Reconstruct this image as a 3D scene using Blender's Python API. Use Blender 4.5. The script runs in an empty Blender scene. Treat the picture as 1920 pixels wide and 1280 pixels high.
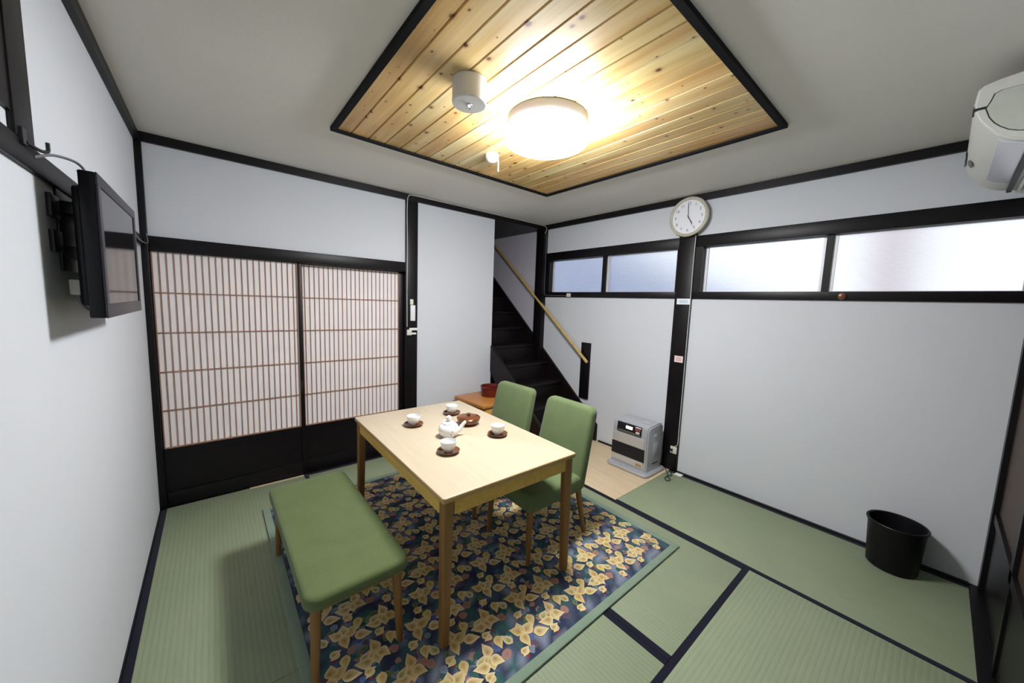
import bpy, bmesh, math, random
from mathutils import Vector, Matrix
random.seed(7)
sc = bpy.context.scene
COL = sc.collection
W, ZC, YN = 3.59, 2.48, -3.606
PI = math.pi

# ------------------------------------------------------------------ materials
def new_mat(name):
    m = bpy.data.materials.new(name); m.use_nodes = True
    nt = m.node_tree; nt.nodes.clear()
    out = nt.nodes.new('ShaderNodeOutputMaterial')
    b = nt.nodes.new('ShaderNodeBsdfPrincipled')
    nt.links.new(b.outputs[0], out.inputs[0])
    return m, nt, b
def N(nt, kind, **kw):
    n = nt.nodes.new(kind)
    for k, v in kw.items():
        if k in n.inputs: n.inputs[k].default_value = v
        else: setattr(n, k, v)
    return n
def c4(c): return (c[0], c[1], c[2], 1)
def ramp(nt, fac, stops):
    r = nt.nodes.new('ShaderNodeValToRGB'); e = r.color_ramp.elements
    while len(e) < len(stops): e.new(.5)
    for el, (p, c) in zip(e, stops): el.position = p; el.color = c4(c)
    nt.links.new(fac, r.inputs[0]); return r.outputs[0]
def mapping(nt, scale, coord='Object', rot=(0,0,0)):
    t = nt.nodes.new('ShaderNodeTexCoord'); mp = nt.nodes.new('ShaderNodeMapping')
    mp.inputs['Scale'].default_value = scale; mp.inputs['Rotation'].default_value = rot
    nt.links.new(t.outputs[coord], mp.inputs[0]); return mp.outputs[0]
def mixc(nt, fac, a, b, mode='MIX'):
    n = nt.nodes.new('ShaderNodeMix'); n.data_type = 'RGBA'; n.blend_type = mode
    for sock, v in ((n.inputs[0], fac), (n.inputs[6], a), (n.inputs[7], b)):
        if isinstance(v, (int, float)): sock.default_value = v
        elif isinstance(v, tuple): sock.default_value = c4(v)
        else: nt.links.new(v, sock)
    return n.outputs[2]
def bump(nt, b, h, strength=.2, dist=.002):
    n = N(nt, 'ShaderNodeBump', Strength=strength, Distance=dist)
    nt.links.new(h, n.inputs['Height']); nt.links.new(n.outputs[0], b.inputs['Normal'])
def plain(name, col, rough=.5, metal=0, var=.0, vscale=40, spec=.5, bmp=0):
    m, nt, b = new_mat(name)
    b.inputs['Roughness'].default_value = rough; b.inputs['Metallic'].default_value = metal
    b.inputs['Specular IOR Level'].default_value = spec
    n = N(nt, 'ShaderNodeTexNoise', Scale=vscale, Detail=3.0)
    nt.links.new(mapping(nt, (1,1,1)), n.inputs['Vector'])
    lo = tuple(x*(1-var) for x in col); hi = tuple(min(1, x*(1+var)) for x in col)
    nt.links.new(ramp(nt, n.outputs[0], [(.3, lo), (.7, hi)]), b.inputs['Base Color'])
    if bmp: bump(nt, b, n.outputs[0], bmp, .001)
    return m
def wood(name, c1, c2, axis='y', rough=.45, scale=1, spec=.5):
    m, nt, b = new_mat(name)
    s = {'x': (1.5, 28, 28), 'y': (28, 1.5, 28), 'z': (28, 28, 1.5)}[axis]
    v = mapping(nt, tuple(k*scale for k in s))
    n = N(nt, 'ShaderNodeTexNoise', Scale=1.6, Detail=5.0, Roughness=.6, Distortion=.4)
    nt.links.new(v, n.inputs['Vector'])
    nt.links.new(ramp(nt, n.outputs[0], [(.32, c1), (.68, c2)]), b.inputs['Base Color'])
    b.inputs['Roughness'].default_value = rough; b.inputs['Specular IOR Level'].default_value = spec
    bump(nt, b, n.outputs[0], .08, .001)
    return m
def fabric(name, c1, c2, scale=420, rough=.9, bm=.35):
    m, nt, b = new_mat(name)
    v = mapping(nt, (1,1,1))
    n = N(nt, 'ShaderNodeTexNoise', Scale=scale, Detail=2.0); nt.links.new(v, n.inputs['Vector'])
    n2 = N(nt, 'ShaderNodeTexNoise', Scale=9.0, Detail=2.0); nt.links.new(v, n2.inputs['Vector'])
    a = nt.nodes.new('ShaderNodeMath'); a.operation = 'MULTIPLY_ADD'
    nt.links.new(n2.outputs[0], a.inputs[0]); a.inputs[1].default_value = .35; nt.links.new(n.outputs[0], a.inputs[2])
    nt.links.new(ramp(nt, a.outputs[0], [(.5, c1), (.85, c2)]), b.inputs['Base Color'])
    b.inputs['Roughness'].default_value = rough; b.inputs['Specular IOR Level'].default_value = .15
    b.inputs['Sheen Weight'].default_value = .15
    bump(nt, b, n.outputs[0], bm, .0015)
    return m
def attr_mat(name, rough=.9, noise=.25, scale=300, bm=.4):
    m, nt, b = new_mat(name)
    a = N(nt, 'ShaderNodeAttribute', attribute_name='col')
    n = N(nt, 'ShaderNodeTexNoise', Scale=scale, Detail=2.0); nt.links.new(mapping(nt, (1,1,1)), n.inputs['Vector'])
    f = ramp(nt, n.outputs[0], [(.3, (1-noise,)*3), (.7, (1,)*3)])
    nt.links.new(mixc(nt, 1.0, a.outputs['Color'], f, 'MULTIPLY'), b.inputs['Base Color'])
    b.inputs['Roughness'].default_value = rough; b.inputs['Specular IOR Level'].default_value = .1
    bump(nt, b, n.outputs[0], bm, .002)
    return m
def emis(name, col, strength):
    m, nt, b = new_mat(name)
    b.inputs['Base Color'].default_value = c4(col); b.inputs['Emission Color'].default_value = c4(col)
    b.inputs['Emission Strength'].default_value = strength; return m
def tatami(name, rows):          # rows: the axis across which the weave rib repeats
    m, nt, b = new_mat(name)
    v = mapping(nt, (1,1,1))
    w = N(nt, 'ShaderNodeTexWave', Scale=1.0, Distortion=.15, Detail=1.0); w.wave_type = 'BANDS'
    w.bands_direction = rows.upper(); w.inputs['Scale'].default_value = 15.0
    nt.links.new(v, w.inputs['Vector'])
    vs = (6, 260, 1) if rows == 'y' else (260, 6, 1)
    n = N(nt, 'ShaderNodeTexNoise', Scale=1.0, Detail=3.0, Roughness=.7)
    nt.links.new(mapping(nt, vs), n.inputs['Vector'])
    n2 = N(nt, 'ShaderNodeTexNoise', Scale=2.2, Detail=3.0); nt.links.new(v, n2.inputs['Vector'])
    c = ramp(nt, n.outputs[0], [(.25, (.238, .284, .190)), (.75, (.296, .342, .234))])
    c = mixc(nt, 1.0, c, ramp(nt, w.outputs[0], [(0, (.90,)*3), (.5, (1,)*3)]), 'MULTIPLY')
    c = mixc(nt, 1.0, c, ramp(nt, n2.outputs[0], [(.3, (.93, .94, .9)), (.7, (1.04, 1.02, .98))]), 'MULTIPLY')
    nt.links.new(c, b.inputs['Base Color'])
    b.inputs['Roughness'].default_value = .55; b.inputs['Specular IOR Level'].default_value = .3
    bump(nt, b, w.outputs[0], .18, .002)
    return m
def plaster(name, col, bm=.25):
    m, nt, b = new_mat(name)
    v = mapping(nt, (1,1,1))
    n = N(nt, 'ShaderNodeTexNoise', Scale=170.0, Detail=4.0); nt.links.new(v, n.inputs['Vector'])
    n2 = N(nt, 'ShaderNodeTexNoise', Scale=1.6, Detail=3.0); nt.links.new(v, n2.inputs['Vector'])
    c = ramp(nt, n2.outputs[0], [(.3, tuple(x*.97 for x in col)), (.7, col)])
    nt.links.new(c, b.inputs['Base Color'])
    b.inputs['Roughness'].default_value = .92; b.inputs['Specular IOR Level'].default_value = .15
    bump(nt, b, n.outputs[0], bm, .0015)
    return m
def board_mat():
    m, nt, b = new_mat('knotty_pine')
    a = N(nt, 'ShaderNodeAttribute', attribute_name='col')
    g = N(nt, 'ShaderNodeTexNoise', Scale=1.0, Detail=5.0, Roughness=.65, Distortion=.6)
    nt.links.new(mapping(nt, (48, 1.6, 1)), g.inputs['Vector'])
    big = N(nt, 'ShaderNodeTexNoise', Scale=1.0, Detail=2.0); nt.links.new(mapping(nt, (11, 1.1, 1)), big.inputs['Vector'])
    c = ramp(nt, g.outputs[0], [(.28, (.44, .26, .085)), (.5, (.64, .45, .18)), (.75, (.76, .62, .34))])
    c = mixc(nt, .55, c, ramp(nt, big.outputs[0], [(.32, (.46, .25, .07)), (.5, (.66, .48, .20)), (.7, (.80, .70, .42))]))
    c = mixc(nt, 1.0, c, a.outputs['Color'], 'MULTIPLY')
    vo = N(nt, 'ShaderNodeTexVoronoi', Scale=1.0); vo.voronoi_dimensions = '2D'; vo.inputs['Randomness'].default_value = 1.0
    nt.links.new(mapping(nt, (9.0, 7.0, 1)), vo.inputs['Vector'])
    sp = nt.nodes.new('ShaderNodeSeparateColor'); nt.links.new(vo.outputs['Color'], sp.inputs[0])
    ma = nt.nodes.new('ShaderNodeMath'); ma.operation = 'MULTIPLY_ADD'; nt.links.new(sp.outputs[0], ma.inputs[0]); ma.inputs[1].default_value = 2.6; ma.inputs[2].default_value = .55
    mu = nt.nodes.new('ShaderNodeMath'); mu.operation = 'MULTIPLY'; nt.links.new(vo.outputs['Distance'], mu.inputs[0]); nt.links.new(ma.outputs[0], mu.inputs[1])
    halo = ramp(nt, mu.outputs[0], [(.05, (1,)*3), (.15, (0,)*3)])
    c = mixc(nt, mixc(nt, .45, (0,0,0), halo), c, (.36, .13, .03))
    kn = ramp(nt, mu.outputs[0], [(.035, (1,)*3), (.075, (0,)*3)])
    c = mixc(nt, kn, c, (.085, .026, .008))
    nt.links.new(c, b.inputs['Base Color'])
    b.inputs['Roughness'].default_value = .38
    return m

M = {}
M['wall'] = plaster('white_wallpaper', (.650, .668, .715))
M['wall2'] = plaster('lens_tinted_wallpaper', (.63, .61, .69))  # white stairwell paper, violet lens tint put into its colour
M['ceil'] = plaster('ceiling_paper', (.78, .765, .715), .3)
M['black'] = wood('black_stained_wood', (.0030, .0022, .0030), (.0060, .0042, .0058), 'z', .42, 1, .28)
M['blackx'] = wood('black_stained_wood_x', (.0030, .0022, .0030), (.0060, .0042, .0058), 'x', .42, 1, .28)
M['blacky'] = wood('black_stained_wood_y', (.0030, .0022, .0030), (.0060, .0042, .0058), 'y', .42, 1, .28)
M['stair'] = wood('dark_stair_wood', (.0055, .0035, .004), (.011, .007, .0075), 'x', .38, 1, .3)
M['board'] = board_mat()
M['frame'] = wood('matt_black_frame', (.0022, .002, .003), (.004, .0035, .005), 'y', .7, 1, .15)
M['paper'] = plain('shoji_paper', (.88, .825, .825), .9, var=.03, vscale=6)
M['slat'] = wood('red_brown_slat_wood', (.26, .135, .09), (.38, .21, .145), 'z', .6)
M['tat_x'] = tatami('tatami_weave_x', 'x'); M['tat_y'] = tatami('tatami_weave_y', 'y')
M['heri'] = fabric('navy_border_cloth', (.0035, .003, .012), (.006, .006, .022), 500, .8)
M['floorwood'] = wood('pale_floor_board', (.60, .46, .29), (.70, .56, .38), 'y', .4)
M['sub'] = plain('subfloor', (.2, .15, .1), .8, var=.1)
M['green'] = fabric('green_upholstery', (.098, .140, .060), (.142, .190, .088))
M['greenb'] = fabric('green_bench_cloth', (.086, .118, .043), (.125, .160, .066), 520)
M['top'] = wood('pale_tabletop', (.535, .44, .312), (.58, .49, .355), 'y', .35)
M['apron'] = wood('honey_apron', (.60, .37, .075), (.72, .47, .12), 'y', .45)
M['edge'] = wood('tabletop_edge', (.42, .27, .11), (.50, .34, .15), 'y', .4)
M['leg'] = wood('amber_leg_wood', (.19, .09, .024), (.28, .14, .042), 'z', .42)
M['porc'] = None
M['lacq'] = wood('brown_lacquered_wood', (.065, .017, .005), (.20, .065, .018), 'x', .18, 1.2)
M['red'] = plain('red_lacquer', (.12, .012, .007), .2, var=.15, vscale=8)
M['redin'] = plain('dark_red_lacquer', (.10, .008, .005), .25, var=.15, vscale=8)
M['chest'] = wood('orange_chest_wood', (.40, .145, .025), (.50, .205, .042), 'y', .3)
M['chestf'] = wood('honey_drawer_front', (.52, .25, .05), (.64, .34, .08), 'x', .35)
M['rail'] = wood('bamboo_rail', (.50, .33, .10), (.62, .44, .17), 'y', .4)
M['silver'] = plain('silver_heater_shell', (.50, .51, .55), .36, .4, .05, 90)
M['silver2'] = plain('pale_silver_front', (.58, .56, .56), .38, .35, .04, 90)
M['dark'] = plain('black_plastic', (.008, .008, .01), .35, var=.1)
M['tvdark'] = plain('black_tv_shell', (.004, .004, .007), .4, var=.1, spec=.25)
M['bezel'] = plain('charcoal_bezel', (.022, .020, .028), .4, var=.05)
M['screen'] = plain('black_screen', (.006, .006, .007), .07, spec=.9)
M['bin'] = plain('dark_bin_plastic', (.005, .004, .006), .45, var=.1, spec=.25)
M['lampbase'] = plain('shade_grey_lamp_base', (.15, .16, .20), .5, var=.02)  # white base, its shade put into the colour as blue-grey
M['white'] = plain('white_plastic', (.78, .78, .78), .4, var=.02)
M['cream'] = plain('cream_plastic', (.70, .68, .60), .4, var=.03)
M['acbody'] = plain('aged_white_shell', (.68, .68, .63), .38, var=.02)
M['acend'] = plain('grey_green_panel', (.56, .58, .51), .5, var=.03)
M['acflap'] = plain('glossy_white_flap', (.62, .63, .70), .22, var=.02)
M['acgap'] = plain('grey_slot', (.02, .02, .02), .6)
M['steel'] = plain('brushed_metal', (.45, .45, .47), .3, .9, .1)
M['alu'] = plain('white_aluminium', (.75, .76, .80), .4, .2, .03)
M['face'] = plain('clock_face', (.80, .81, .86), .4, var=.01)
M['rim'] = plain('cream_gold_rim', (.62, .58, .47), .3, .3, .05)
M['ink'] = plain('dark_print', (.10, .10, .14), .6)
M['hand'] = plain('black_hand', (.01, .01, .012), .4)
M['brass'] = plain('brown_knob', (.14, .055, .02), .35, .3, .1)
M['brown'] = wood('brown_door_board', (.030, .013, .005), (.050, .022, .009), 'z', .5)
M['paperw'] = plain('note_paper', (.80, .83, .88), .8, var=.02)
M['pink'] = plain('pink_note', (.82, .66, .66), .8, var=.02)
M['blueink'] = plain('blue_print', (.22, .50, .62), .8)
M['redink'] = plain('red_print', (.62, .25, .25), .8)
M['cordw'] = plain('white_cable', (.60, .60, .58), .5)
M['cordg'] = plain('grey_cable', (.16, .16, .17), .45)
M['cordk'] = plain('dark_cord', (.02, .03, .02), .5)
M['gold'] = plain('gold_badge', (.45, .36, .16), .35, .6, .1)
M['redb'] = plain('red_button', (.30, .06, .06), .5)
M['lamp'] = emis('lamp_diffuser', (.955, .98, 1.0), 121)
M['lcd'] = emis('lit_display', (1, 1, 1), 1.4)
M['lens'] = emis('small_led', (1, 1, 1), 2.0)
M['hill'] = plain('neighbour_wall', (.56, .63, .78), .9, var=.05, vscale=3)
M['hill2'] = plain('neighbour_pink_post', (.55, .40, .42), .9)
M['rug'] = attr_mat('woven_flowers')
M['rugb'] = fabric('rug_green_binding', (.17, .235, .175), (.225, .30, .23), 380)

def glass_mat():
    m, nt, b = new_mat('ribbed_frosted_glass')
    b.inputs['Base Color'].default_value = (.97, .98, 1, 1)
    b.inputs['Transmission Weight'].default_value = 1; b.inputs['Roughness'].default_value = .42
    b.inputs['IOR'].default_value = 1.45
    w = N(nt, 'ShaderNodeTexWave', Scale=22.0); w.bands_direction = 'Z'
    nt.links.new(mapping(nt, (1,1,1)), w.inputs['Vector'])
    bump(nt, b, w.outputs[0], .4, .005)
    return m
M['glass'] = glass_mat()
def porcelain():
    m, nt, b = new_mat('painted_porcelain')
    vo = N(nt, 'ShaderNodeTexVoronoi', Scale=60.0); nt.links.new(mapping(nt, (1,1,1)), vo.inputs['Vector'])
    n = N(nt, 'ShaderNodeTexNoise', Scale=22.0); nt.links.new(mapping(nt, (1,1,1)), n.inputs['Vector'])
    d = ramp(nt, vo.outputs['Distance'], [(.20, (1,)*3), (.30, (0,)*3)])
    zone = ramp(nt, n.outputs[0], [(.50, (0,)*3), (.58, (1,)*3)])
    fac = mixc(nt, 1.0, d, zone, 'MULTIPLY')
    dot = mixc(nt, vo.outputs['Color'], (.32, .10, .14), (.12, .20, .22))
    nt.links.new(mixc(nt, fac, (.83, .84, .84), dot), b.inputs['Base Color'])
    b.inputs['Roughness'].default_value = .15
    return m
M['porc'] = porcelain()

# ------------------------------------------------------------------ mesh helpers
def wmat(o):
    return (wmat(o.parent) if o.parent else Matrix()) @ o.matrix_basis
class MB:
    def __init__(s): s.bm = bmesh.new(); s.cl = None
    def box(s, x0, x1, y0, y1, z0, z1, r=0, seg=2, mi=0):
        b = bmesh.new(); bmesh.ops.create_cube(b, size=1)
        for v in b.verts:
            v.co = Vector(((x0+x1)/2+v.co.x*(x1-x0), (y0+y1)/2+v.co.y*(y1-y0), (z0+z1)/2+v.co.z*(z1-z0)))
        if r: bmesh.ops.bevel(b, geom=list(b.edges), offset=r, segments=seg, affect='EDGES', profile=.5)
        for f in b.faces: f.material_index = mi
        return s.merge(b)
    def merge(s, b):
        me = bpy.data.meshes.new('t'); b.to_mesh(me); b.free()
        n = len(s.bm.verts); s.bm.from_mesh(me); bpy.data.meshes.remove(me)
        s.bm.verts.ensure_lookup_table(); s.last = list(s.bm.verts)[n:]; return s
    def xf(s, m):
        for v in s.last: v.co = m @ v.co
        return s
    def rings(s, rings, cap=True, mi=0):
        b = bmesh.new(); R = [[b.verts.new(p) for p in r] for r in rings]; n = len(R[0])
        for a, c in zip(R, R[1:]):
            for i in range(n): b.faces.new((a[i], a[(i+1) % n], c[(i+1) % n], c[i]))
        if cap:
            for r, rev in ((R[0], True), (R[-1], False)):
                try: b.faces.new(list(reversed(r)) if rev else r)
                except ValueError: pass
        bmesh.ops.recalc_face_normals(b, faces=list(b.faces))
        for f in b.faces: f.material_index = mi
        return s.merge(b)
    def lathe(s, prof, c=(0,0,0), seg=40, cap=True, mi=0):
        return s.rings([[(c[0]+r*math.cos(2*PI*i/seg), c[1]+r*math.sin(2*PI*i/seg), c[2]+z) for i in range(seg)] for r, z in prof], cap, mi)
    def prism(s, poly, axis, a, b_, mi=0):
        def p(u, v, w): return {'x': (w, u, v), 'y': (u, w, v), 'z': (u, v, w)}[axis]
        return s.rings([[p(u, v, a) for u, v in poly], [p(u, v, b_) for u, v in poly]], True, mi)
    def tube(s, pts, r, seg=8, mi=0, r1=None):
        pts = [Vector(p) for p in pts]; R = []; n = None
        for i, p in enumerate(pts):
            t = (pts[min(i+1, len(pts)-1)]-pts[max(i-1, 0)]).normalized()
            if n is None:
                n = t.cross(Vector((0,0,1)))
                if n.length < .01: n = t.cross(Vector((0,1,0)))
            n = (n-t*n.dot(t)).normalized(); q = t.cross(n)
            rr = r if r1 is None else r+(r1-r)*i/(len(pts)-1)
            R.append([p+(n*math.cos(2*PI*k/seg)+q*math.sin(2*PI*k/seg))*rr for k in range(seg)])
        return s.rings(R, True, mi)
    def build(s, name, m, parent=None, world=False, smooth=35, kind=None, loc=None):
        if world and parent is not None:
            inv = wmat(parent).inverted()
            for v in s.bm.verts: v.co = inv @ v.co
        if loc is not None:
            for v in s.bm.verts: v.co -= Vector(loc)
        if smooth:
            for f in s.bm.faces: f.smooth = True
            for e in s.bm.edges:
                e.smooth = len(e.link_faces) == 2 and e.calc_face_angle(0) < math.radians(smooth)
        me = bpy.data.meshes.new(name); s.bm.to_mesh(me); s.bm.free()
        for k in (m if isinstance(m, (list, tuple)) else [m]): me.materials.append(k)
        o = bpy.data.objects.new(name, me); COL.objects.link(o)
        if parent is not None: o.parent = parent
        if loc is not None: o.location = loc
        if kind: o['kind'] = kind
        return o
def rrect(w, d, r, n=6):
    pts = []
    for cx, cy, a0 in ((w/2-r, d/2-r, 0), (-w/2+r, d/2-r, 90), (-w/2+r, -d/2+r, 180), (w/2-r, -d/2+r, 270)):
        for i in range(n+1):
            a = math.radians(a0+90*i/n); pts.append((cx+r*math.cos(a), cy+r*math.sin(a)))
    return pts
def cushion(w, d, z0, z1, rc, re, puff=0, n=6, k=4, reb=None):
    """loft of rounded-rectangle rings: soft edged pad from z0 to z1"""
    reb = re if reb is None else reb
    R = []
    def ring(ins, z): return [(x, y, z) for x, y in rrect(w-2*ins, d-2*ins, max(rc-ins, .004), n)]
    for i in range(k+1):
        a = PI/2*i/k; R.append(ring(reb*(1-math.sin(a)), z0+reb*(1-math.cos(a))))
    for i in range(k+1):
        a = PI/2*i/k; R.append(ring(re*(1-math.cos(a)), z1-re+re*math.sin(a)))
    if puff:
        for sfac in (.85, .65, .4, .15):
            R.append([(x*sfac, y*sfac, z1+puff*(1-sfac*sfac)*1.0) for x, y, z in ring(re, z1)])
    return R
def thing(name, label, cat, loc=(0,0,0), rz=0, group=None):
    o = bpy.data.objects.new(name, None); COL.objects.link(o); o.empty_display_size = .1
    o.location = loc; o.rotation_euler = (0, 0, rz); o['label'] = label; o['category'] = cat
    if group: o['group'] = group
    return o
def tag(o, label, cat, group=None):
    o['label'] = label; o['category'] = cat
    if group: o['group'] = group
    return o
def struct_empty(name):
    o = bpy.data.objects.new(name, None); COL.objects.link(o); o['kind'] = 'structure'; o.empty_display_size = .1; return o
def copy_tree(o, parent=None):
    c = o.copy(); COL.objects.link(c); c.parent = parent
    for ch in [k for k in bpy.data.objects if k.parent == o and k is not c]: copy_tree(ch, c)
    return c
def smooth_path(pts, n=6):
    P = [Vector(p) for p in pts]; P = [P[0]*2-P[1]]+P+[P[-1]*2-P[-2]]; out = []
    for i in range(1, len(P)-2):
        for k in range(n):
            t = k/n; a, b, c, d = P[i-1:i+3]
            out.append(.5*((2*b)+(c-a)*t+(2*a-5*b+4*c-d)*t*t+(3*b-a-3*c+d)*t**3))
    out.append(P[-2]); return out
def vcol(o, cols):
    at = o.data.attributes.new('col', 'FLOAT_COLOR', 'POINT')
    for i, c in enumerate(cols): at.data[i].color = c4(c)

# ------------------------------------------------------------------ the setting
S = 'structure'
fl = MB().box(-.1, W+.1, YN-.1, 2.4, -.12, -.041).build('floor', M['sub'], kind=S)
# wooden floor area in front of the stairs (no tatami there)
f = MB()
for i in range(6):
    x0 = 2.694+i*.15; f.box(x0, min(x0+.1485, W), -1.828, -.001, -.04, 0)
f.build('wooden_floor', M['floorwood'], fl)
MB().box(2.672, 2.694, -1.828, -.001, -.04, .003).build('floor_edging', M['blacky'], fl)
MB().box(0, 2.672, -.012, .075, -.04, -.001).build('sill', M['blackx'], fl)
MB().box(.50, .868, -.030, -.012, -.04, .002).build('sill_strip', M['floorwood'], fl)
MB().box(.0, W, YN-.09, YN+.035, -.04, .006).build('near_sill', M['blackx'], fl)

# ceiling: plaster with an inset of pine boards in a black frame
cl = MB()
PX0, PX1, PY0, PY1 = .902, 2.68, -2.70, -.937
o4 = [(-.1, YN-.1), (W+.1, YN-.1), (W+.1, .1), (-.1, .1)]; i4 = [(PX0, PY0), (PX1, PY0), (PX1, PY1), (PX0, PY1)]
cl.rings([[(x, y, z) for x, y in q] for q, z in ((i4, ZC+.08), (i4, ZC), (o4, ZC), (o4, ZC+.08))], False)
cl.box(-.1, W+.1, YN-.1, .1, ZC+.08, ZC+.12)
cl = cl.build('ceiling', M['ceil'], kind=S)
b = MB(); tints = []
x = .913
k = 0
while x < 2.66:
    b.prism([(x+.0018, ZC-.003), (x+.005, ZC-.009), (x+.095, ZC-.009), (x+.0982, ZC-.003), (x+.0982, ZC+.02), (x+.0018, ZC+.02)], 'y', PY0+.005, PY1-.005)
    t = random.uniform(.80, 1.12); u = random.uniform(.90, 1.10)
    tints += [(t, t*.98*u, t*.95*u*u)]*12
    x += .1
b.box(PX0, PX1, PY0, PY1, ZC+.0, ZC+.03); tints += [(.45, .4, .35)]*8
vcol(b.build('pine_boards', M['board'], cl, smooth=0), tints)
b = MB(); fw = .028
b.box(PX0, PX0+fw, PY0, PY1, ZC-.022, ZC+.002).box(PX1-fw, PX1, PY0, PY1, ZC-.022, ZC+.002)
b.box(PX0+fw, PX1-fw, PY0, PY0+fw, ZC-.022, ZC+.002).box(PX0+fw, PX1-fw, PY1-fw, PY1, ZC-.022, ZC+.002)
b.build('board_frame', M['frame'], cl)

# walls
b = MB()
b.box(-.1, 1.76, 0, .10, 1.84, ZC)                  # above the paper doors
b.box(-.1, 1.76, .09, .16, -.04, 1.86)              # closing the door recess
b.box(1.87, 2.805, 0, .10, -.04, ZC)                # white panel beside the stairs
b.build('wall_far', M['wall'], kind=S)
MB().box(-.1, 0, YN-.1, .1, -.04, ZC).build('wall_left', M['wall'], kind=S)
b = MB()
b.box(W, W+.1, YN-.1, .0, -.04, 1.61)
b.box(W, W+.1, YN-.1, .0, 2.12, ZC)
b.box(W, W+.1, -1.90, -1.73, 1.60, 2.13).box(W, W+.1, -.07, 0, 1.60, 2.13)
b.build('wall_right', M['wall'], kind=S)
b = MB()
b.box(W, W+.1, 0, 2.3, -.04, 3.3)                   # stairwell, right
b.box(2.70, 2.805, .10, 2.3, -.04, 3.3)             # stairwell, left
b.box(2.70, W+.1, 2.3, 2.4, -.04, 3.3)
b.build('wall_stairwell', M['wall2'], kind=S)
MB().box(2.805, W, .07, 2.3, 2.432, 2.50).build('trim_9', M['blackx'], kind=S)      # black sheet standing in for the unlit void of the upper floor
b = MB()
b.box(-.1, W+.1, YN-.1, YN, 1.86, ZC).box(-.1, .6, YN-.1, YN, -.04, 1.87)
b.build('wall_near', M['wall'], kind=S)

# cornices
zc0 = 2.424
MB().box(0, W, -.024, 0, zc0, ZC).build('trim_1', M['blackx'], kind=S)
MB().box(W-.024, W, YN, -.024, zc0, ZC).build('trim_2', M['blacky'], kind=S)
MB().box(0, .024, YN, -.024, zc0, ZC).build('trim_3', M['blacky'], kind=S)
MB().box(.024, W-.024, YN, YN+.024, zc0, ZC).build('trim_4', M['blackx'], kind=S)
MB().box(2.805, W, 0, .07, zc0, ZC).build('trim_10', M['blackx'], kind=S)           # beam over the stairs
# posts
MB().box(1.757, 1.878, -.020, .10, 0, zc0, .003).build('trim_5', M['black'], kind=S)
MB().box(3.522, W, -.066, .07, .0, zc0, .003).build('trim_6', M['black'], kind=S)
MB().box(W-.022, W, -1.889, -1.742, 0, zc0, .003).build('trim_7', M['black'], kind=S)
MB().box(0, .034, -.030, 0, 0, zc0, .003).build('trim_8', M['black'], kind=S)
MB().box(0, .012, -1.940, -1.824, 1.842, zc0, .003).build('trim_11', M['black'], kind=S)
MB().box(0, .012, YN, -.030, 1.784, 1.842, .003).build('trim_12', M['blacky'], kind=S)   # rail along the left wall
MB().box(.034, 1.757, -.024, .09, 1.762, 1.85, .003).build('trim_13', M['blackx'], kind=S)  # lintel over paper doors
b = MB().box(0, .008, YN, -1.940, 1.890, zc0)
b.build('trim_14', M['black'], kind=S)
MB().box(W-.028, W, YN+.035, -1.889, -.03, .012, .003).build('baseboard_right', M['blacky'], kind=S)
MB().box(W-.014, W, -1.742, -1.0, .0, .018, .003).build('baseboard_stairs', M['blacky'], kind=S)
MB().box(0, .006, YN+.035, -.03, -.03, .008).build('baseboard_left', M['blacky'], kind=S)

# sliding paper doors
def shoji(name, x0, x1, y0, lx0, lx1, zt, zb, pitch, first):
    d = struct_empty(name); d.location = (x0, y0, 0)
    b = MB()
    b.box(x0, lx0, y0, y0+.030, 0, 1.775, .002).box(lx1, x1, y0, y0+.030, 0, 1.775, .002)
    b.box(lx0, lx1, y0, y0+.030, zt, 1.775).box(lx0, lx1, y0+.002, y0+.030, zb-.03, zb)
    b.build('frame', M['black'], d, True)
    MB().box(lx0, lx1, y0-.003, y0+.028, 0, .105, .003).build('bottom_rail', M['blackx'], d, True)
    MB().box(lx0, lx1, y0+.010, y0+.022, .10, zb-.02).build('lower_panel', M['blackx'], d, True)
    b = MB()
    x = lx0+first
    while x < lx1-.008:
        b.box(x-.0024, x+.0024, y0+.014, y0+.021, zb, zt); x += pitch
    for i in range(1, 5):
        z = zb+(zt-zb)*i/5
        b.box(lx0, lx1, y0+.011, y0+.021, z-.003, z+.003)
    b.box(lx0, lx0+.005, y0+.004, y0+.021, zb, zt).box(lx1-.005, lx1, y0+.004, y0+.021, zb, zt).box(lx0, lx1, y0+.004, y0+.021, zb, zb+.006)
    b.build('lattice', M['slat'], d, True)
    MB().box(lx0, lx1, y0+.021, y0+.024, zb, zt).build('paper', M['paper'], d, True)
    return d
d1 = shoji('door_1', .0345, .893, .000, .040, .865, 1.757, .418, .0362, .036)
d2 = shoji('door_2', .862, 1.757, .038, .900, 1.715, 1.757, .405, .0362, .022)
MB().box(.868, .886, -.003, .003, .70, .80, .002).build('pull', M['dark'], d1, True)

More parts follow.
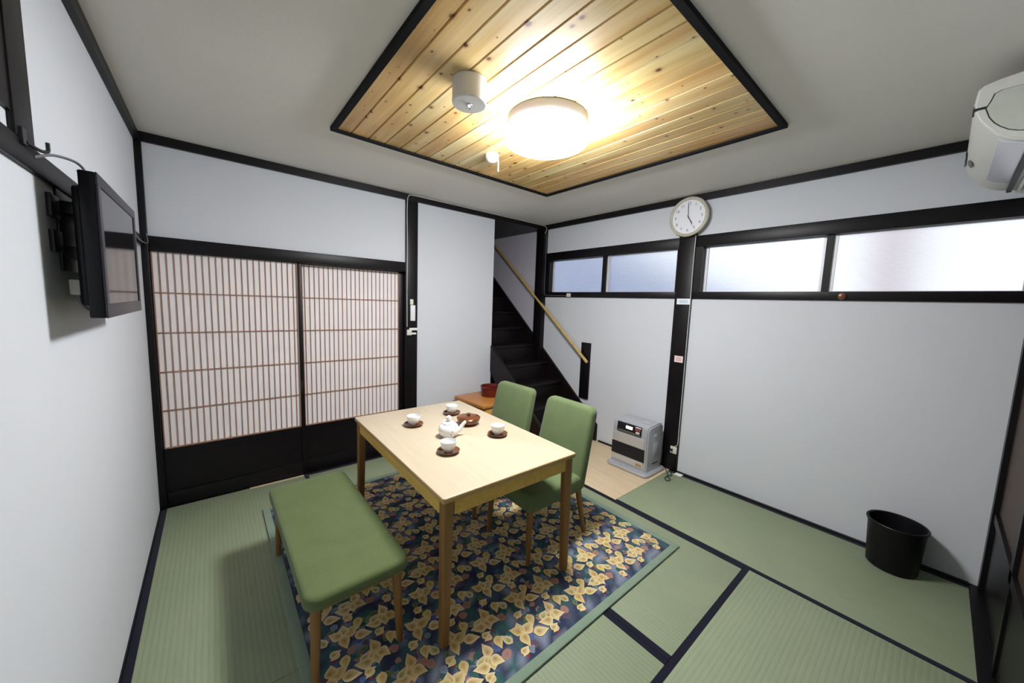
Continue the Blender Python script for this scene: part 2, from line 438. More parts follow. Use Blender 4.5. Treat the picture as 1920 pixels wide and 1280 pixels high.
# windows on the right wall
def window(name, y0, y1, my0, my1):
    w = struct_empty(name); w.location = (W, y0, 1.6)
    a, c = min(y0, y1), max(y0, y1)
    b = MB()
    b.box(W-.014, W+.085, a, c, 2.040, 2.135, .002).box(W-.014, W+.085, a, c, 1.595, 1.655, .002)
    b.box(W-.012, W+.085, c-.062, c, 1.655, 2.040).box(W-.012, W+.085, a, a+.012, 1.655, 2.040)
    b.box(W+.010, W+.085, my0, my1, 1.655, 2.040)
    b.build('window_frame', M['blacky'], w, True)
    for i, (p, q, xo) in enumerate(((my1, c-.062, .050), (a+.012, my0, .028))):
        b = MB(); t = .022
        b.box(W+xo, W+xo+.022, p, p+t, 1.655, 2.04).box(W+xo, W+xo+.022, q-t, q, 1.655, 2.04)
        b.box(W+xo, W+xo+.022, p+t, q-t, 1.655, 1.660).box(W+xo, W+xo+.022, p+t, q-t, 2.034, 2.04)
        s = b.build('sash', M['alu'], w, True)
        MB().box(W+xo+.008, W+xo+.013, p+t, q-t, 1.660, 2.034).build('glass_pane', M['glass'], s, True)
    return w
window('window_1', -1.742, -.066, -.955, -.905)
w2 = window('window_2', YN, -1.889, -2.790, -2.755)

# the dark door in the wall behind the camera's right
d3 = struct_empty('door_3'); d3.location = (2.1, YN, 0)
b = MB()
b.box(3.53, W, YN-.06, YN+.006, 0, 1.86).box(.6, .66, YN-.06, YN+.006, 0, 1.86).box(.66, 3.53, YN-.06, YN+.006, 1.78, 1.86)
for xx in (1.36, 2.06, 2.80): b.box(xx, xx+.06, YN-.05, YN-.002, 0, 1.78)
b.box(.66, 3.53, YN-.05, YN-.002, .42, .47)
b.build('door_frame', M['black'], d3, True)
MB().box(.66, 3.53, YN-.045, YN-.012, 0, .43).build('lower_panel', M['blackx'], d3, True)
MB().box(.66, 3.53, YN-.045, YN-.016, .46, 1.79).build('upper_panel', M['brown'], d3, True)

# ------------------------------------------------------------------ tatami
U = W/4
def mat(x0, x1, y0, y1, longy, label):
    cx, cy = (x0+x1)/2, (y0+y1)/2
    g = .0012
    o = thing('tatami_mat', label, 'tatami mat', (cx, cy, -.04), 0, 'tatami mats covering the floor')
    b = MB().box(x0+g, x1-g, y0+g, y1-g, -.04, -.0008, .002)
    b.build('woven_surface', M['tat_x' if longy else 'tat_y'], o, True)
    h = .030
    for s_ in (0, 1):
        if longy: r = (x0+g, x0+h, y0+g, y1-g) if s_ == 0 else (x1-h, x1-g, y0+g, y1-g)
        else: r = (x0+g, x1-g, y0+g, y0+h) if s_ == 0 else (x0+g, x1-g, y1-h, y1-g)
        MB().box(*r, -.039, .0008).build('cloth_border', M['heri'], o, True)
ye = YN+.035
mat(3*U-.005, W-.028, ye, -1.828, True, 'green tatami mat along the right wall with the black wastebasket standing on it')
mat(U, 3*U-.005, ye, -2.720, False, 'green tatami mat in the near right foreground with clearly ribbed weave, no furniture on it')
mat(2*U-.018, 3*U-.005, -2.720, -.92, True, 'green tatami mat beneath the right side of the rug, dark border at its right edge')
mat(U, 2*U-.018, -2.720, -.92, True, 'green tatami mat under the dining table, bare only at the near edge of the rug')
mat(.006, U, ye, -1.80, True, 'green tatami mat along the left wall in the near left corner')
mat(.006, U, -1.80, -.012, True, 'green tatami mat along the left wall, reaching the paper doors')
mat(U, 2.672, -.92, -.012, False, 'green tatami mat lying lengthwise in front of the right paper door')

# ------------------------------------------------------------------ rug
RX0, RX1, RY0, RY1 = .545, 2.548, -2.405, -.42
rug = thing('area_rug', 'square floral area rug with cream leaves on navy and a green binding, under the table', 'rug', ((RX0+RX1)/2, (RY0+RY1)/2, .001))
bw = .042
b = bmesh.new(); cols = []
def poly(pts, z, cc, co, ctr=None):
    z += random.uniform(0, .0004)
    vs = [b.verts.new((x_, y_, z)) for x_, y_ in pts]; cols.extend([co]*len(vs))
    if ctr is None: ctr = (sum(p[0] for p in pts)/len(pts), sum(p[1] for p in pts)/len(pts))
    c = b.verts.new((ctr[0], ctr[1], z)); cols.append(cc)
    for i in range(len(vs)): b.faces.new((vs[i], vs[(i+1) % len(vs)], c))
def leaf(x, y, a, l, w, z, cc, co, n=7):
    l *= 1.1; w *= .98
    pts = []
    def wd(t): return w*1.15*(math.sin(PI*t**.72)**1.0)*(1-.45*t*t)
    wob = random.uniform(-.25, .25)
    for i in range(n+1):
        t = i/n; pts.append((t*l, wd(t)*(1+wob)+wob*w*math.sin(PI*t)*.5))
    for i in range(n-1, 0, -1):
        t = i/n; pts.append((t*l, -wd(t)*(1-wob)+wob*w*math.sin(PI*t)*.5))
    ca, sa = math.cos(a), math.sin(a)
    q = [(x+u*ca-v*sa, y+u*sa+v*ca) for u, v in pts]
    if all(RX0+bw < p[0] < RX1-bw and RY0+bw < p[1] < RY1-bw for p in q): poly(q, z, cc, co, (x+.30*l*ca, y+.30*l*sa))
def blob(x, y, r, z, col, n=8):
    q = [(x+r*random.uniform(.7, 1.15)*math.cos(2*PI*i/n), y+r*random.uniform(.7, 1.15)*math.sin(2*PI*i/n)) for i in range(n)]
    if all(RX0+bw < p[0] < RX1-bw and RY0+bw < p[1] < RY1-bw for p in q): poly(q, z, tuple(k*.8 for k in col), col)
CREAM, CREAM2, TAN = (.82, .68, .39), (.76, .60, .30), (.40, .235, .065)
NAVY, TEAL, SLATE, MAUVE, OLIVE, RED, BLUE = (.040, .048, .090), (.05, .135, .130), (.23, .26, .35), (.40, .22, .18), (.21, .24, .075), (.36, .035, .06), (.11, .14, .34)
g = 44
base = {}
for i in range(g+1):
    for j in range(g+1):
        base[i, j] = b.verts.new((RX0+bw*.6+(RX1-RX0-bw*1.2)*i/g, RY0+bw*.6+(RY1-RY0-bw*1.2)*j/g, .0080)); cols.append(random.choice([NAVY, NAVY, SLATE, (.07, .09, .14), TEAL]))
for i in range(g):
    for j in range(g): b.faces.new((base[i, j], base[i+1, j], base[i+1, j+1], base[i, j+1]))
P_ = .184
ii = 0
for i in range(-1, 14):
    for j in range(-1, 14):
        x = RX0+i*P_+(j % 2)*P_*.5; y = RY0+j*P_*.86
        D = math.radians
        # under-layer: foliage and blotches
        for k in range(10):
            a = random.uniform(0, 2*PI); r = random.uniform(.02, .085)
            blob(x+r*math.cos(a), y+r*math.sin(a), random.uniform(.012, .024), .0083, random.choice([SLATE, BLUE, TEAL, (.13, .09, .14), MAUVE]))
        blob(x+.055, y-.030, .024, .0088, MAUVE); blob(x-.075, y+.02, .020, .0088, random.choice([MAUVE, SLATE]))
        for a, dx, dy in ((60, .04, .03), (95, .05, .02), (250, -.05, -.02), (200, -.03, .05), (320, .07, .05)):
            leaf(x+dx, y+dy, D(a+random.uniform(-12, 12)), random.uniform(.035, .055), .012, .0092, (.035, .095, .085), random.choice([TEAL, TEAL, OLIVE]))
        blob(x+.03, y+.062, .007, .0096, RED, 6); blob(x-.02, y-.062, .008, .0096, random.choice([BLUE, RED]), 6)
        # lily cluster of petals
        fl_ = 1 if (i+j) % 2 else -1
        t0 = (15 if fl_ > 0 else 195)
        for q_, (a, l, w) in enumerate(((0, .074, .026), (62, .054, .025), (118, .060, .024), (250, .066, .022))):
            leaf(x-.01, y, D(t0+a+random.uniform(-7, 7)), l, w, .0100+.0002*q_, TAN, random.choice([CREAM, CREAM2]))
        leaf(x+.030*fl_, y-.030, D(t0-35), .070, .024, .0108, TAN, CREAM)
        leaf(x+.070, y+.062, D(255), .062, .020, .0108, (.50, .33, .10), CREAM2)
        leaf(x-.078, y-.010, D(70+40*fl_), .060, .018, .0108, OLIVE, CREAM)
        leaf(x+.012, y+.088, D(10), .046, .016, .0110, TAN, CREAM)
        leaf(x-.040, y-.072, D(200), .040, .014, .0108, (.50, .33, .10), CREAM)
me = bpy.data.meshes.new('floral_pile'); b.to_mesh(me); b.free(); me.materials.append(M['rug'])
o = bpy.data.objects.new('floral_pile', me); COL.objects.link(o); o.parent = rug
for v in me.vertices: v.co -= Vector(rug.location)
vcol(o, cols)
MB().box(RX0+bw*.5, RX1-bw*.5, RY0+bw*.5, RY1-bw*.5, .001, .0075).build('backing', M['rugb'], rug, True)
b = MB()
for r in ((RX0, RX0+bw, RY0, RY1), (RX1-bw, RX1, RY0, RY1), (RX0+bw, RX1-bw, RY0, RY0+bw), (RX0+bw, RX1-bw, RY1-bw, RY1)):
    b.box(*r, .001, .0125, .004, 2)
b.build('binding', M['rugb'], rug, True)
ZR = .0125

# ------------------------------------------------------------------ dining table
tb = thing('dining_table', 'pale wooden dining table laid with tea cups and a teapot, standing on the rug', 'table', (1.436, -1.486, ZR), math.radians(-.8))
TW, TL, TH = .812, 1.252, .70-ZR
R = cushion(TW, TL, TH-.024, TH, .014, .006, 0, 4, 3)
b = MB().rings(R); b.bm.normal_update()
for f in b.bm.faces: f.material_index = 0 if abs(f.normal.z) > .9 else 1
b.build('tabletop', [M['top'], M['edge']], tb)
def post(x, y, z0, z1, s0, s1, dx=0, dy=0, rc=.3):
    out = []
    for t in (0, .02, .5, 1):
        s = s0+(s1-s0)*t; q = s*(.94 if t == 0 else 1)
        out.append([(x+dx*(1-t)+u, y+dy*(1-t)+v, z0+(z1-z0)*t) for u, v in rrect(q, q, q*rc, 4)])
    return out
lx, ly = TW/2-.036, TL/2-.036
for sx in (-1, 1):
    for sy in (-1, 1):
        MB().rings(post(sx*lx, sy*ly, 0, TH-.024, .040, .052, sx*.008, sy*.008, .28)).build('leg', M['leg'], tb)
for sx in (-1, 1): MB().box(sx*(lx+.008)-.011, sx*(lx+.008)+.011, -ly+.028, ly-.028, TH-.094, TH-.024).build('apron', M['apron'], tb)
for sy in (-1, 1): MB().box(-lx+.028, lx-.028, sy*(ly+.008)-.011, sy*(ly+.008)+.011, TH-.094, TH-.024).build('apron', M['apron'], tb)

# ------------------------------------------------------------------ bench
bn = thing('bench', 'low backless bench with a green padded seat on wooden legs, left of the table', 'bench', (.739, -1.480, ZR), math.radians(.5))
bh = .42-ZR
R = cushion(.40, 1.005, bh-.060, bh-.004, .050, .020, .004, 8, 5, .012)
MB().rings(R).build('seat', M['greenb'], bn)
b = MB(); bx, by = .155, .450
for sx in (-1, 1): b.box(sx*bx-.010, sx*bx+.010, -by, by, bh-.095, bh-.060)
for sy in (-1, 1): b.box(-bx, bx, sy*by-.010, sy*by+.010, bh-.095, bh-.060)
b.build('seat_frame', M['leg'], bn)
for sx in (-1, 1):
    for sy in (-1, 1):
        MB().rings(post(sx*bx, sy*by, 0, bh-.060, .026, .040, sx*.012, sy*.012, .4)).build('leg', M['leg'], bn)

# ------------------------------------------------------------------ chairs
def make_chair(label, loc, rz=0):
    c = thing('dining_chair', label, 'chair', loc, rz, 'green dining chairs along the right side of the table')
    z = -ZR
    R = cushion(.46, .425, .335+z, .435+z, .035, .028, .010, 6, 5, .008)
    MB().rings([[(x-.245, y, zz) for x, y, zz in r] for r in R]).build('seat', M['green'], c)
    # backrest: rounded slab in the y-z plane, leaning back
    hgt, thk = .525, .072
    R = cushion(.435, hgt, 0, thk, .045, .024, .006, 8, 4)
    def tr(p):
        y, h, t = p; zz = .325+hgt/2+h
        lean = .115*((zz-.325)/.5)**1.15 if zz > .325 else 0
        wdt = 1-.06*max(0, (zz-.42)/.42)
        return (-.005-t+lean-.0, y*wdt, zz+z)
    MB().rings([[tr(p) for p in r] for r in R]).build('backrest', M['green'], c)
    for sy in (-1, 1):
        MB().rings(post(-.445, sy*.178, 0, .34+z, .024, .040, -.012, sy*.012, .45)).build('leg', M['leg'], c)
        MB().rings(post(-.030, sy*.178, 0, .345+z, .024, .040, .075, sy*.008, .45)).build('leg', M['leg'], c)
    return c
ch = make_chair('green upholstered dining chair nearer the heater and camera, its seat tucked under the table', (2.120, -1.757, ZR))
c2 = copy_tree(ch); c2.location = (2.120, -1.185, ZR); c2.rotation_euler = (0, 0, math.radians(1.5))
c2['label'] = 'green upholstered dining chair farther away, its back in front of the orange chest and stairs'

# ------------------------------------------------------------------ things on the table
ZT = .70
def lathe_obj(name, prof, m, parent, seg=40, **k): return MB().lathe(prof, seg=seg).build(name, m, parent, **k)
CUPP = [(.0, 0), (.019, 0), (.020, .006), (.030, .012), (.039, .026), (.0425, .045), (.0430, .058), (.0415, .0585), (.040, .045), (.036, .026), (.026, .013), (.0, .011)]
SAUP = [(0, 0), (.034, 0), (.036, .003), (.052, .007), (.060, .014), (.0605, .0165), (.058, .0168), (.050, .0115), (.034, .0075), (0, .0075)]
def nz(p): return [(max(r, .0004), z) for r, z in p]
spots = [((1.295, -1.225), 'at the far left of the table, nearest the left paper doors'),
         ((1.618, -1.150), 'behind the teapot, beside the lidded bowl, nearest the orange chest'),
         ((1.268, -1.715), 'in front of the teapot, nearest the bench and camera'),
         ((1.635, -1.665), 'on the right side of the table, nearest the near green chair')]
cup0 = sau0 = None
for k, ((x, y), w) in enumerate(spots):
    rz = random.uniform(0, 6)
    if cup0 is None:
        sau0 = MB().lathe(nz(SAUP)).build('saucer', M['lacq']); cup0 = MB().lathe(nz(CUPP)).build('teacup', M['porc'])
        sa, cu = sau0, cup0
    else:
        sa = sau0.copy(); cu = cup0.copy(); COL.objects.link(sa); COL.objects.link(cu)
    sa.location = (x, y, ZT); cu.location = (x, y, ZT+.0078); cu.rotation_euler = (0, 0, rz); sa.rotation_euler = (0, 0, rz)
    tag(sa, 'brown lacquered wooden saucer ' + w, 'saucer', 'saucers on the dining table')
    tag(cu, 'white porcelain teacup ' + w, 'teacup', 'teacups on the dining table')
tp = thing('teapot', 'white porcelain teapot painted with small flowers, in the middle of the table', 'teapot', (1.385, -1.512, ZT), math.radians(-24))
lathe_obj('pot_body', nz([(0, 0), (.036, 0), (.040, .004), (.055, .020), (.061, .040), (.058, .060), (.046, .076), (.036, .081), (0, .081)]), M['porc'], tp)
ld = lathe_obj('lid', nz([(0, .081), (.037, .081), (.038, .084), (.028, .090), (.012, .093), (0, .093)]), M['porc'], tp)
lathe_obj('lid_knob', nz([(0, .092), (.008, .092), (.009, .098), (.0155, .107), (.0155, .118), (.008, .126), (0, .127)]), M['porc'], ld, 20)
MB().tube(smooth_path([(.046, 0, .030), (.066, 0, .040), (.080, 0, .062), (.094, 0, .080), (.103, 0, .083)], 5), .016, 14, r1=.0075).build('spout', M['porc'], tp)
MB().tube(smooth_path([(-.010, .050, .042), (-.012, .075, .048), (-.014, .105, .056)], 5), .010, 12, r1=.014).build('handle', M['porc'], tp)
lb = thing('lidded_bowl', 'round brown lacquered wooden bowl with a knobbed lid beside the teapot', 'bowl', (1.600, -1.395, ZT))
lathe_obj('bowl_body', nz([(0, 0), (.050, 0), (.052, .006), (.062, .012), (.072, .026), (.075, .040), (.073, .041), (0, .041)]), M['lacq'], lb)
li = lathe_obj('lid', nz([(0, .0412), (.0765, .0412), (.078, .045), (.072, .051), (.050, .057), (.022, .059), (0, .059)]), M['lacq'], lb)
lathe_obj('lid_knob', nz([(0, .0585), (.010, .0585), (.009, .063), (.015, .068), (.014, .073), (0, .075)]), M['lacq'], li, 20)

# ------------------------------------------------------------------ chest and lacquer tub
cs = thing('wooden_chest', 'small orange wooden chest of drawers against the white wall by the stairs', 'chest', (2.535, -.290, ZR), math.radians(4))
MB().box(-.215, .215, -.225, .225, .0, .446, .006).build('case', M['chest'], cs)
MB().rings([[(x, y, z) for x, y, z in r] for r in cushion(.475, .50, .446, .482, .02, .010, 0, 4, 3)]).build('chest_top', M['chest'], cs)
for k in range(3):
    dr = MB().box(-.200, .200, -.240, -.222, .03+k*.138, .155+k*.138, .004).build('drawer', M['chestf'], cs)
    MB().lathe(nz([(0, 0), (.012, 0), (.014, .012), (0, .016)]), seg=16).xf(Matrix.Translation((0, -.240, .092+k*.138)) @ Matrix.Rotation(PI/2, 4, 'X')).build('knob', M['brass'], dr)
tub = MB().lathe(nz([(0, 0), (.105, 0), (.112, .006), (.116, .085), (.122, .090), (.122, .104), (.112, .104), (.106, .088), (.104, .012), (0, .012)]), seg=48).build('lacquer_tub', M['red'])
tub.location = (2.640, -.250, .482+ZR)
tag(tub, 'round dark red lacquer tub standing on the orange chest', 'tub')

# ------------------------------------------------------------------ stairs
st = thing('staircase', 'steep dark wooden staircase rising behind the white panel at the back right', 'staircase', (3.2, -.99, 0))
sl = .842
def zl(y): return .395+sl*(y+.73)
for nm, x0, x1 in (('stringer', W-.024, W-.001), ('stringer', 2.793, 2.828)):
    ys = -.975
    p = [(ys, .004), (ys, zl(ys)), (1.62, zl(1.62)), (1.62, zl(1.62)-.31), (ys+.33, .004)]
    if x0 < 3: p = [(ys, .004), (ys, zl(ys)), (-.003, zl(-.003)), (-.003, zl(-.003)-.295), (ys+.365, .004)]
    MB().prism(p, 'x', x0, x1).build(nm, M['stair'], st, True)
MB().prism([(-.003, zl(-.003)), (1.62, zl(1.62)), (1.62, zl(1.62)-.31), (-.003, zl(-.003)-.295)], 'x', 2.808, 2.828).build('stringer', M['stair'], st, True)
rise, run = .197, .234
for k in range(1, 9):
    yf = -.435+run*(k-3); z = rise*k
    MB().box(2.829, W-.025, yf, yf+run+.02, z-.030, z, .004).build('tread', M['stair'], st, True)
    MB().box(2.829, W-.025, yf+.022, yf+.034, max(z-rise, .003), z-.030).build('riser', M['stair'], st, True)
hr = thing('handrail', 'pale bamboo handrail sloping down the right wall along the stairs', 'handrail', (W, -.76, .44))
MB().box(W-.020, W-.0005, -.826, -.700, .440, 1.085, .002).build('mounting_board', M['black'], hr, True)
p0, p1 = Vector((W-.062, -.828, .872)), Vector((W-.062, 1.60, .872+2.428*.818))
MB().tube([p0, p0.lerp(p1, .5), p1], .017, 14).build('rail', M['rail'], hr, True)
MB().tube([p0+Vector((0, .06, .045)), p0+Vector((.02, .06, .03)), p0+Vector((.045, .06, .03))], .007, 10).build('bracket', M['steel'], hr, True)

# ------------------------------------------------------------------ heater
ht = thing('fan_heater', 'silver kerosene fan heater with a lit display, on the wooden floor by the black post', 'heater', (3.375, -1.585, 0))
b = MB(); b.rings([[(x+3.372, y-1.588, z) for x, y, z in r] for r in cushion(.355, .425, .001, .028, .05, .010, 0, 6, 3)])
b.build('base_tray', M['silver'], ht, True)
b = MB()
prof = [(3.248, .028), (3.246, .25), (3.250, .40), (3.262, .428), (3.295, .444), (3.45, .450), (3.500, .440), (3.512, .415), (3.512, .028)]
b.prism(prof, 'y', -1.765, -1.400)
bmesh.ops.bevel(b.bm, geom=[e for e in b.bm.edges if abs(e.verts[0].co.y-e.verts[1].co.y) < 1e-5 and (e.verts[0].co.z > .03 or e.verts[1].co.z > .03)], offset=.012, segments=3, affect='EDGES')
shell = b.build('shell', M['silver'], ht, True)
b = MB().box(3.2405, 3.2500, -1.735, -1.410, .055, .118, .003).box(3.2405, 3.2500, -1.735, -1.410, .236, .330, .003)
b.build('front_panel', M['silver2'], ht, True)
gr = MB().box(3.2425, 3.2520, -1.742, -1.406, .118, .236).build('louvre_recess', M['dark'], ht, True)
b = MB()
for k in range(7): b.box(3.236, 3.246, -1.742, -1.406, .124+k*.0165, .128+k*.0165)
b.build('louvre', M['bezel'], ht, True)
cp = MB().box(3.2400, 3.2560, -1.700, -1.452, .345, .432, .004).xf(Matrix.Translation((3.248, 0, .39)) @ Matrix.Rotation(math.radians(6), 4, 'Y') @ Matrix.Translation((-3.248, 0, -.39))).build('control_panel', M['dark'], ht, True)
MB().box(3.2385, 3.2425, -1.612, -1.545, .385, .412).build('display', M['lcd'], cp, True)
MB().box(3.2385, 3.2425, -1.690, -1.640, .390, .410).build('power_button', M['redb'], cp, True)
MB().box(3.2420, 3.2462, -1.697, -1.640, .416, .426).build('white_strip', M['white'], cp, True)
MB().box(3.2335, 3.2412, -1.690, -1.470, .352, .364).build('button_row', M['steel'], cp, True)
MB().box(3.2345, 3.2412, -1.685, -1.650, .368, .382).build('small_button', M['white'], cp, True)
MB().box(3.2375, 3.2410, -1.722, -1.665, .070, .094, .002).build('badge', M['gold'], ht, True)
MB().box(3.345, 3.405, -1.7665, -1.758, .338, .366, .004).build('side_grip', M['white'], ht, True)
MB().box(3.340, 3.470, -1.7655, -1.758, .135, .290, .004).build('side_panel', M['silver'], ht, True)
MB().box(3.350, 3.440, -1.768, -1.758, .088, .097).build('side_slot', M['dark'], ht, True)
MB().box(3.340, 3.420, -1.720, -1.640, .446, .4505, .002).build('tank_lid', M['silver2'], ht, True)

# ------------------------------------------------------------------ wastebasket
wb = MB().lathe(nz([(0, .0005), (.106, .0005), (.111, .006), (.124, .250), (.131, .268), (.133, .276), (.130, .280), (.121, .277), (.118, .258), (.105, .012), (0, .012)]), seg=48).build('wastebasket', M['bin'])
wb.location = (3.432, -3.272, .0008)
tag(wb, 'round black plastic wastebasket on the tatami by the right wall', 'wastebasket')

# ------------------------------------------------------------------ wall clock
ck = thing('wall_clock', 'round white wall clock with cream rim hanging at the top of the black post', 'clock', (W-.024, -1.824, 2.128))
CY, CZ, XF = -1.822, 2.296, W-.030
def disc(prof, cx): return MB().lathe(nz(prof), seg=56).xf(Matrix.Translation((cx, CY, CZ)) @ Matrix.Rotation(-PI/2, 4, 'Y'))
disc([(0, 0), (.150, 0), (.165, .008), (.169, .024), (.164, .036), (.152, .041), (.143, .036), (.141, .026), (0, .026)], XF).build('rim', M['rim'], ck, True)
disc([(0, .026), (.140, .026), (.140, .0275), (0, .0275)], XF).build('dial', M['face'], ck, True)
xs = XF-.0280
def on_dial(txt, size, ang, r, up=0):
    cu = bpy.data.curves.new('numeral', 'FONT'); cu.body = txt; cu.size = size; cu.align_x = 'CENTER'; cu.align_y = 'CENTER'; cu.extrude = .0003
    o = bpy.data.objects.new('tmp', cu); COL.objects.link(o)
    dg = bpy.context.evaluated_depsgraph_get(); me = bpy.data.meshes.new_from_object(o.evaluated_get(dg))
    bpy.data.objects.remove(o); bpy.data.curves.remove(cu)
    a = math.radians(90-ang)
    # viewed from -X: right is -Y
    rot = Matrix(((0, 0, -1, 0), (-1, 0, 0, 0), (0, 1, 0, 0), (0, 0, 0, 1)))
    me.transform(Matrix.Translation((xs, CY-r*math.cos(a), CZ+r*math.sin(a))) @ rot); return me
for h in range(1, 13):
    me = on_dial(str(h), .034, h*30, .112); b = MB(); b.bm.from_mesh(me); bpy.data.meshes.remove(me)
    b.build('numeral', M['ink'], ck, True, smooth=0)
def hand(name, ang, l, tail, w, dx, m):
    a = math.radians(ang); d = Vector((0, -math.sin(a), math.cos(a))); n = Vector((0, -math.cos(a), -math.sin(a))); c = Vector((xs-dx, CY, CZ))
    q = [c-d*tail+n*w*.6, c-d*tail-n*w*.6, c+d*l*.75-n*w, c+d*l-n*w*.3, c+d*l+n*w*.3, c+d*l*.75+n*w]
    MB().rings([[p for p in q], [p-Vector((.001, 0, 0)) for p in q]]).build(name, m, ck, True, smooth=0)
hand('minute_hand', -3, .118, .015, .0030, .002, M['hand']); hand('hour_hand', 149, .072, .012, .0042, .0035, M['hand'])
hand('second_hand', 152, .105, .02, .0011, .005, M['ink'])
MB().tube([(xs-.001, CY, CZ), (xs-.007, CY, CZ)], .004, 12).build('hub', M['hand'], ck, True)

# ------------------------------------------------------------------ ceiling lamp and ceiling gear
zb = ZC-.009
lp = thing('ceiling_lamp', 'large round glowing ceiling lamp on the pine boards', 'ceiling lamp', (1.735, -1.880, zb))
MB().lathe(nz([(0, 0), (.200, 0), (.210, -.004), (.212, -.052), (.206, -.056), (0, -.056)]), seg=56).build('lamp_base', M['lampbase'], lp)
MB().lathe(nz([(0, -.0565), (.212, -.0565), (.219, -.062), (.222, -.076), (.221, -.106), (.212, -.122), (.190, -.132), (.120, -.140), (0, -.143)]), seg=56).build('lamp_shade', M['lamp'], lp)
em = thing('emergency_light', 'white cylindrical emergency light mounted on the boards left of the lamp', 'emergency light', (1.252, -1.875, zb))
MB().lathe(nz([(0, 0), (.072, 0), (.076, -.004), (.076, -.096), (.073, -.100), (0, -.100)]), seg=48).build('housing', M['white'], em)
MB().lathe(nz([(0, -.100), (.013, -.100), (.012, -.103), (0, -.1035)]), seg=24).build('bezel_ring', M['steel'], em)
MB().lathe(nz([(0, -.1035), (.006, -.1035), (.005, -.108), (0, -.110)]), seg=16).build('bulb', M['lens'], em)
MB().lathe(nz([(0, -.100), (.004, -.100), (.003, -.102), (0, -.102)]), c=(.02, .022, 0), seg=12).build('test_button', M['dark'], em)
al = thing('smoke_alarm', 'small white domed alarm with a pull cord beside the ceiling lamp', 'smoke alarm', (1.797, -1.305, zb))
MB().lathe(nz([(0, 0), (.045, 0), (.046, -.010), (.040, -.030), (.024, -.048), (0, -.052)]), seg=32).build('alarm_body', M['white'], al)
MB().tube([(.030, -.028, -.03), (.031, -.030, -.06), (.031, -.030, -.105)], .0045, 10).build('pull_cord', M['white'], al)

# ------------------------------------------------------------------ air conditioner
ac = thing('air_conditioner', 'aged white wall air conditioner high in the near right corner', 'air conditioner', (3.03, YN, 2.13))
AX0, AX1 = 2.63, 3.46
prof = [(YN-.002, 2.402), (-3.420, 2.402), (-3.366, 2.396), (-3.330, 2.386), (-3.317, 2.374), (-3.312, 2.32), (-3.318, 2.287), (-3.330, 2.258), (-3.347, 2.233), (-3.374, 2.195), (-3.407, 2.171), (-3.441, 2.157), (YN-.002, 2.132)]
b = MB().prism(prof, 'x', AX0, AX1)
bmesh.ops.bevel(b.bm, geom=[e for e in b.bm.edges if abs(e.verts[0].co.x-e.verts[1].co.x) < 1e-5 and e.calc_face_angle(0) > 1.2], offset=.006, segments=3, affect='EDGES')
b.build('body', M['acbody'], ac, True)
ep = [(YN+.03, 2.352), (-3.42, 2.354), (-3.374, 2.354), (-3.356, 2.346), (-3.349, 2.320), (-3.340, 2.298), (-3.352, 2.262), (-3.366, 2.238), (-3.381, 2.221), (-3.402, 2.203), (-3.425, 2.192), (-3.45, 2.186), (YN+.03, 2.172)]
b = MB()
ctr = (-3.48, 2.27)
def shrink(f): return [(ctr[0]+(u-ctr[0])*f, ctr[1]+(v-ctr[1])*f) for u, v in ep]
b.prism(shrink(1.0), 'x', AX0-.0005, AX0+.01); b.build('end_seam', M['acgap'], ac, True)
MB().prism(shrink(.972), 'x', AX0-.004, AX0+.01).build('end_panel', M['acend'], ac, True)
MB().box(AX0-.0008, AX0+.06, -3.345, -3.311, 2.2975, 2.3065).build('seam_slot', M['acgap'], ac, True)
MB().prism([(-3.3115, 2.306), (-3.3105, 2.318), (-3.3125, 2.318), (-3.3135, 2.306)], 'x', AX0+.004, AX0+.05).build('latch', M['cordg'], ac, True)
b = MB().prism([(-3.385, 2.178), (-3.407, 2.1645), (-3.441, 2.1515), (-3.452, 2.150), (-3.452, 2.158), (-3.441, 2.160), (-3.407, 2.174), (-3.385, 2.188)], 'x', AX0+.03, 3.27)
b.build('air_flap', M['acflap'], ac, True)
MB().box(AX0+.012, AX1-.03, -3.472, -3.456, 2.138, 2.16).build('air_slot', M['acgap'], ac, True)
b = MB()
for k in range(5): b.box(AX0+.02, AX1-.03, -3.495-k*.02, -3.485-k*.02, 2.132-k*.003, 2.150)
b.build('lower_grille', M['cream'], ac, True)
MB().prism([(-3.319, 2.262), (-3.330, 2.243), (-3.334, 2.246), (-3.323, 2.265)], 'x', 3.18, 3.25).build('indicator', M['cordg'], ac, True)
MB().box(AX1-.24, AX1-.03, -3.3125, -3.3085, 2.300, 2.318).build('front_strip', M['dark'], ac, True)

# ------------------------------------------------------------------ television
tv = thing('television', 'black flat television on a wall bracket on the left wall', 'television', (.06, -1.505, 1.42))
ty0, ty1, tz0, tz1 = -1.812, -1.195, 1.418, 1.815
b = MB().box(.074, .106, ty0, ty1, tz0, tz1, .004, 2)
b.build('shell', M['tvdark'], tv, True)
b = MB().box(.050, .076, ty0+.05, ty1-.05, tz0+.03, tz1-.03, .012, 3); b.build('back_cover', M['tvdark'], tv, True)
b = MB(); bz = .032
b.box(.105, .110, ty0, ty1, tz1-bz, tz1, .0015).box(.105, .110, ty0, ty1, tz0, tz0+.040, .0015)
b.box(.105, .110, ty0, ty0+bz, tz0+.040, tz1-bz, .0015).box(.105, .110, ty1-bz, ty1, tz0+.040, tz1-bz, .0015)
b.build('bezel', M['bezel'], tv, True)
MB().box(.1045, .1072, ty0+bz, ty1-bz, tz0+.040, tz1-bz).build('screen', M['screen'], tv, True)
br = MB().box(-.001, .006, -1.66, -1.40, 1.55, 1.79, .002).build('wall_plate', M['dark'], tv, True)
for zz in (1.605, 1.735): MB().box(.005, .054, -1.64, -1.42, zz-.018, zz+.018, .003).build('bracket_arm', M['dark'], br, True)
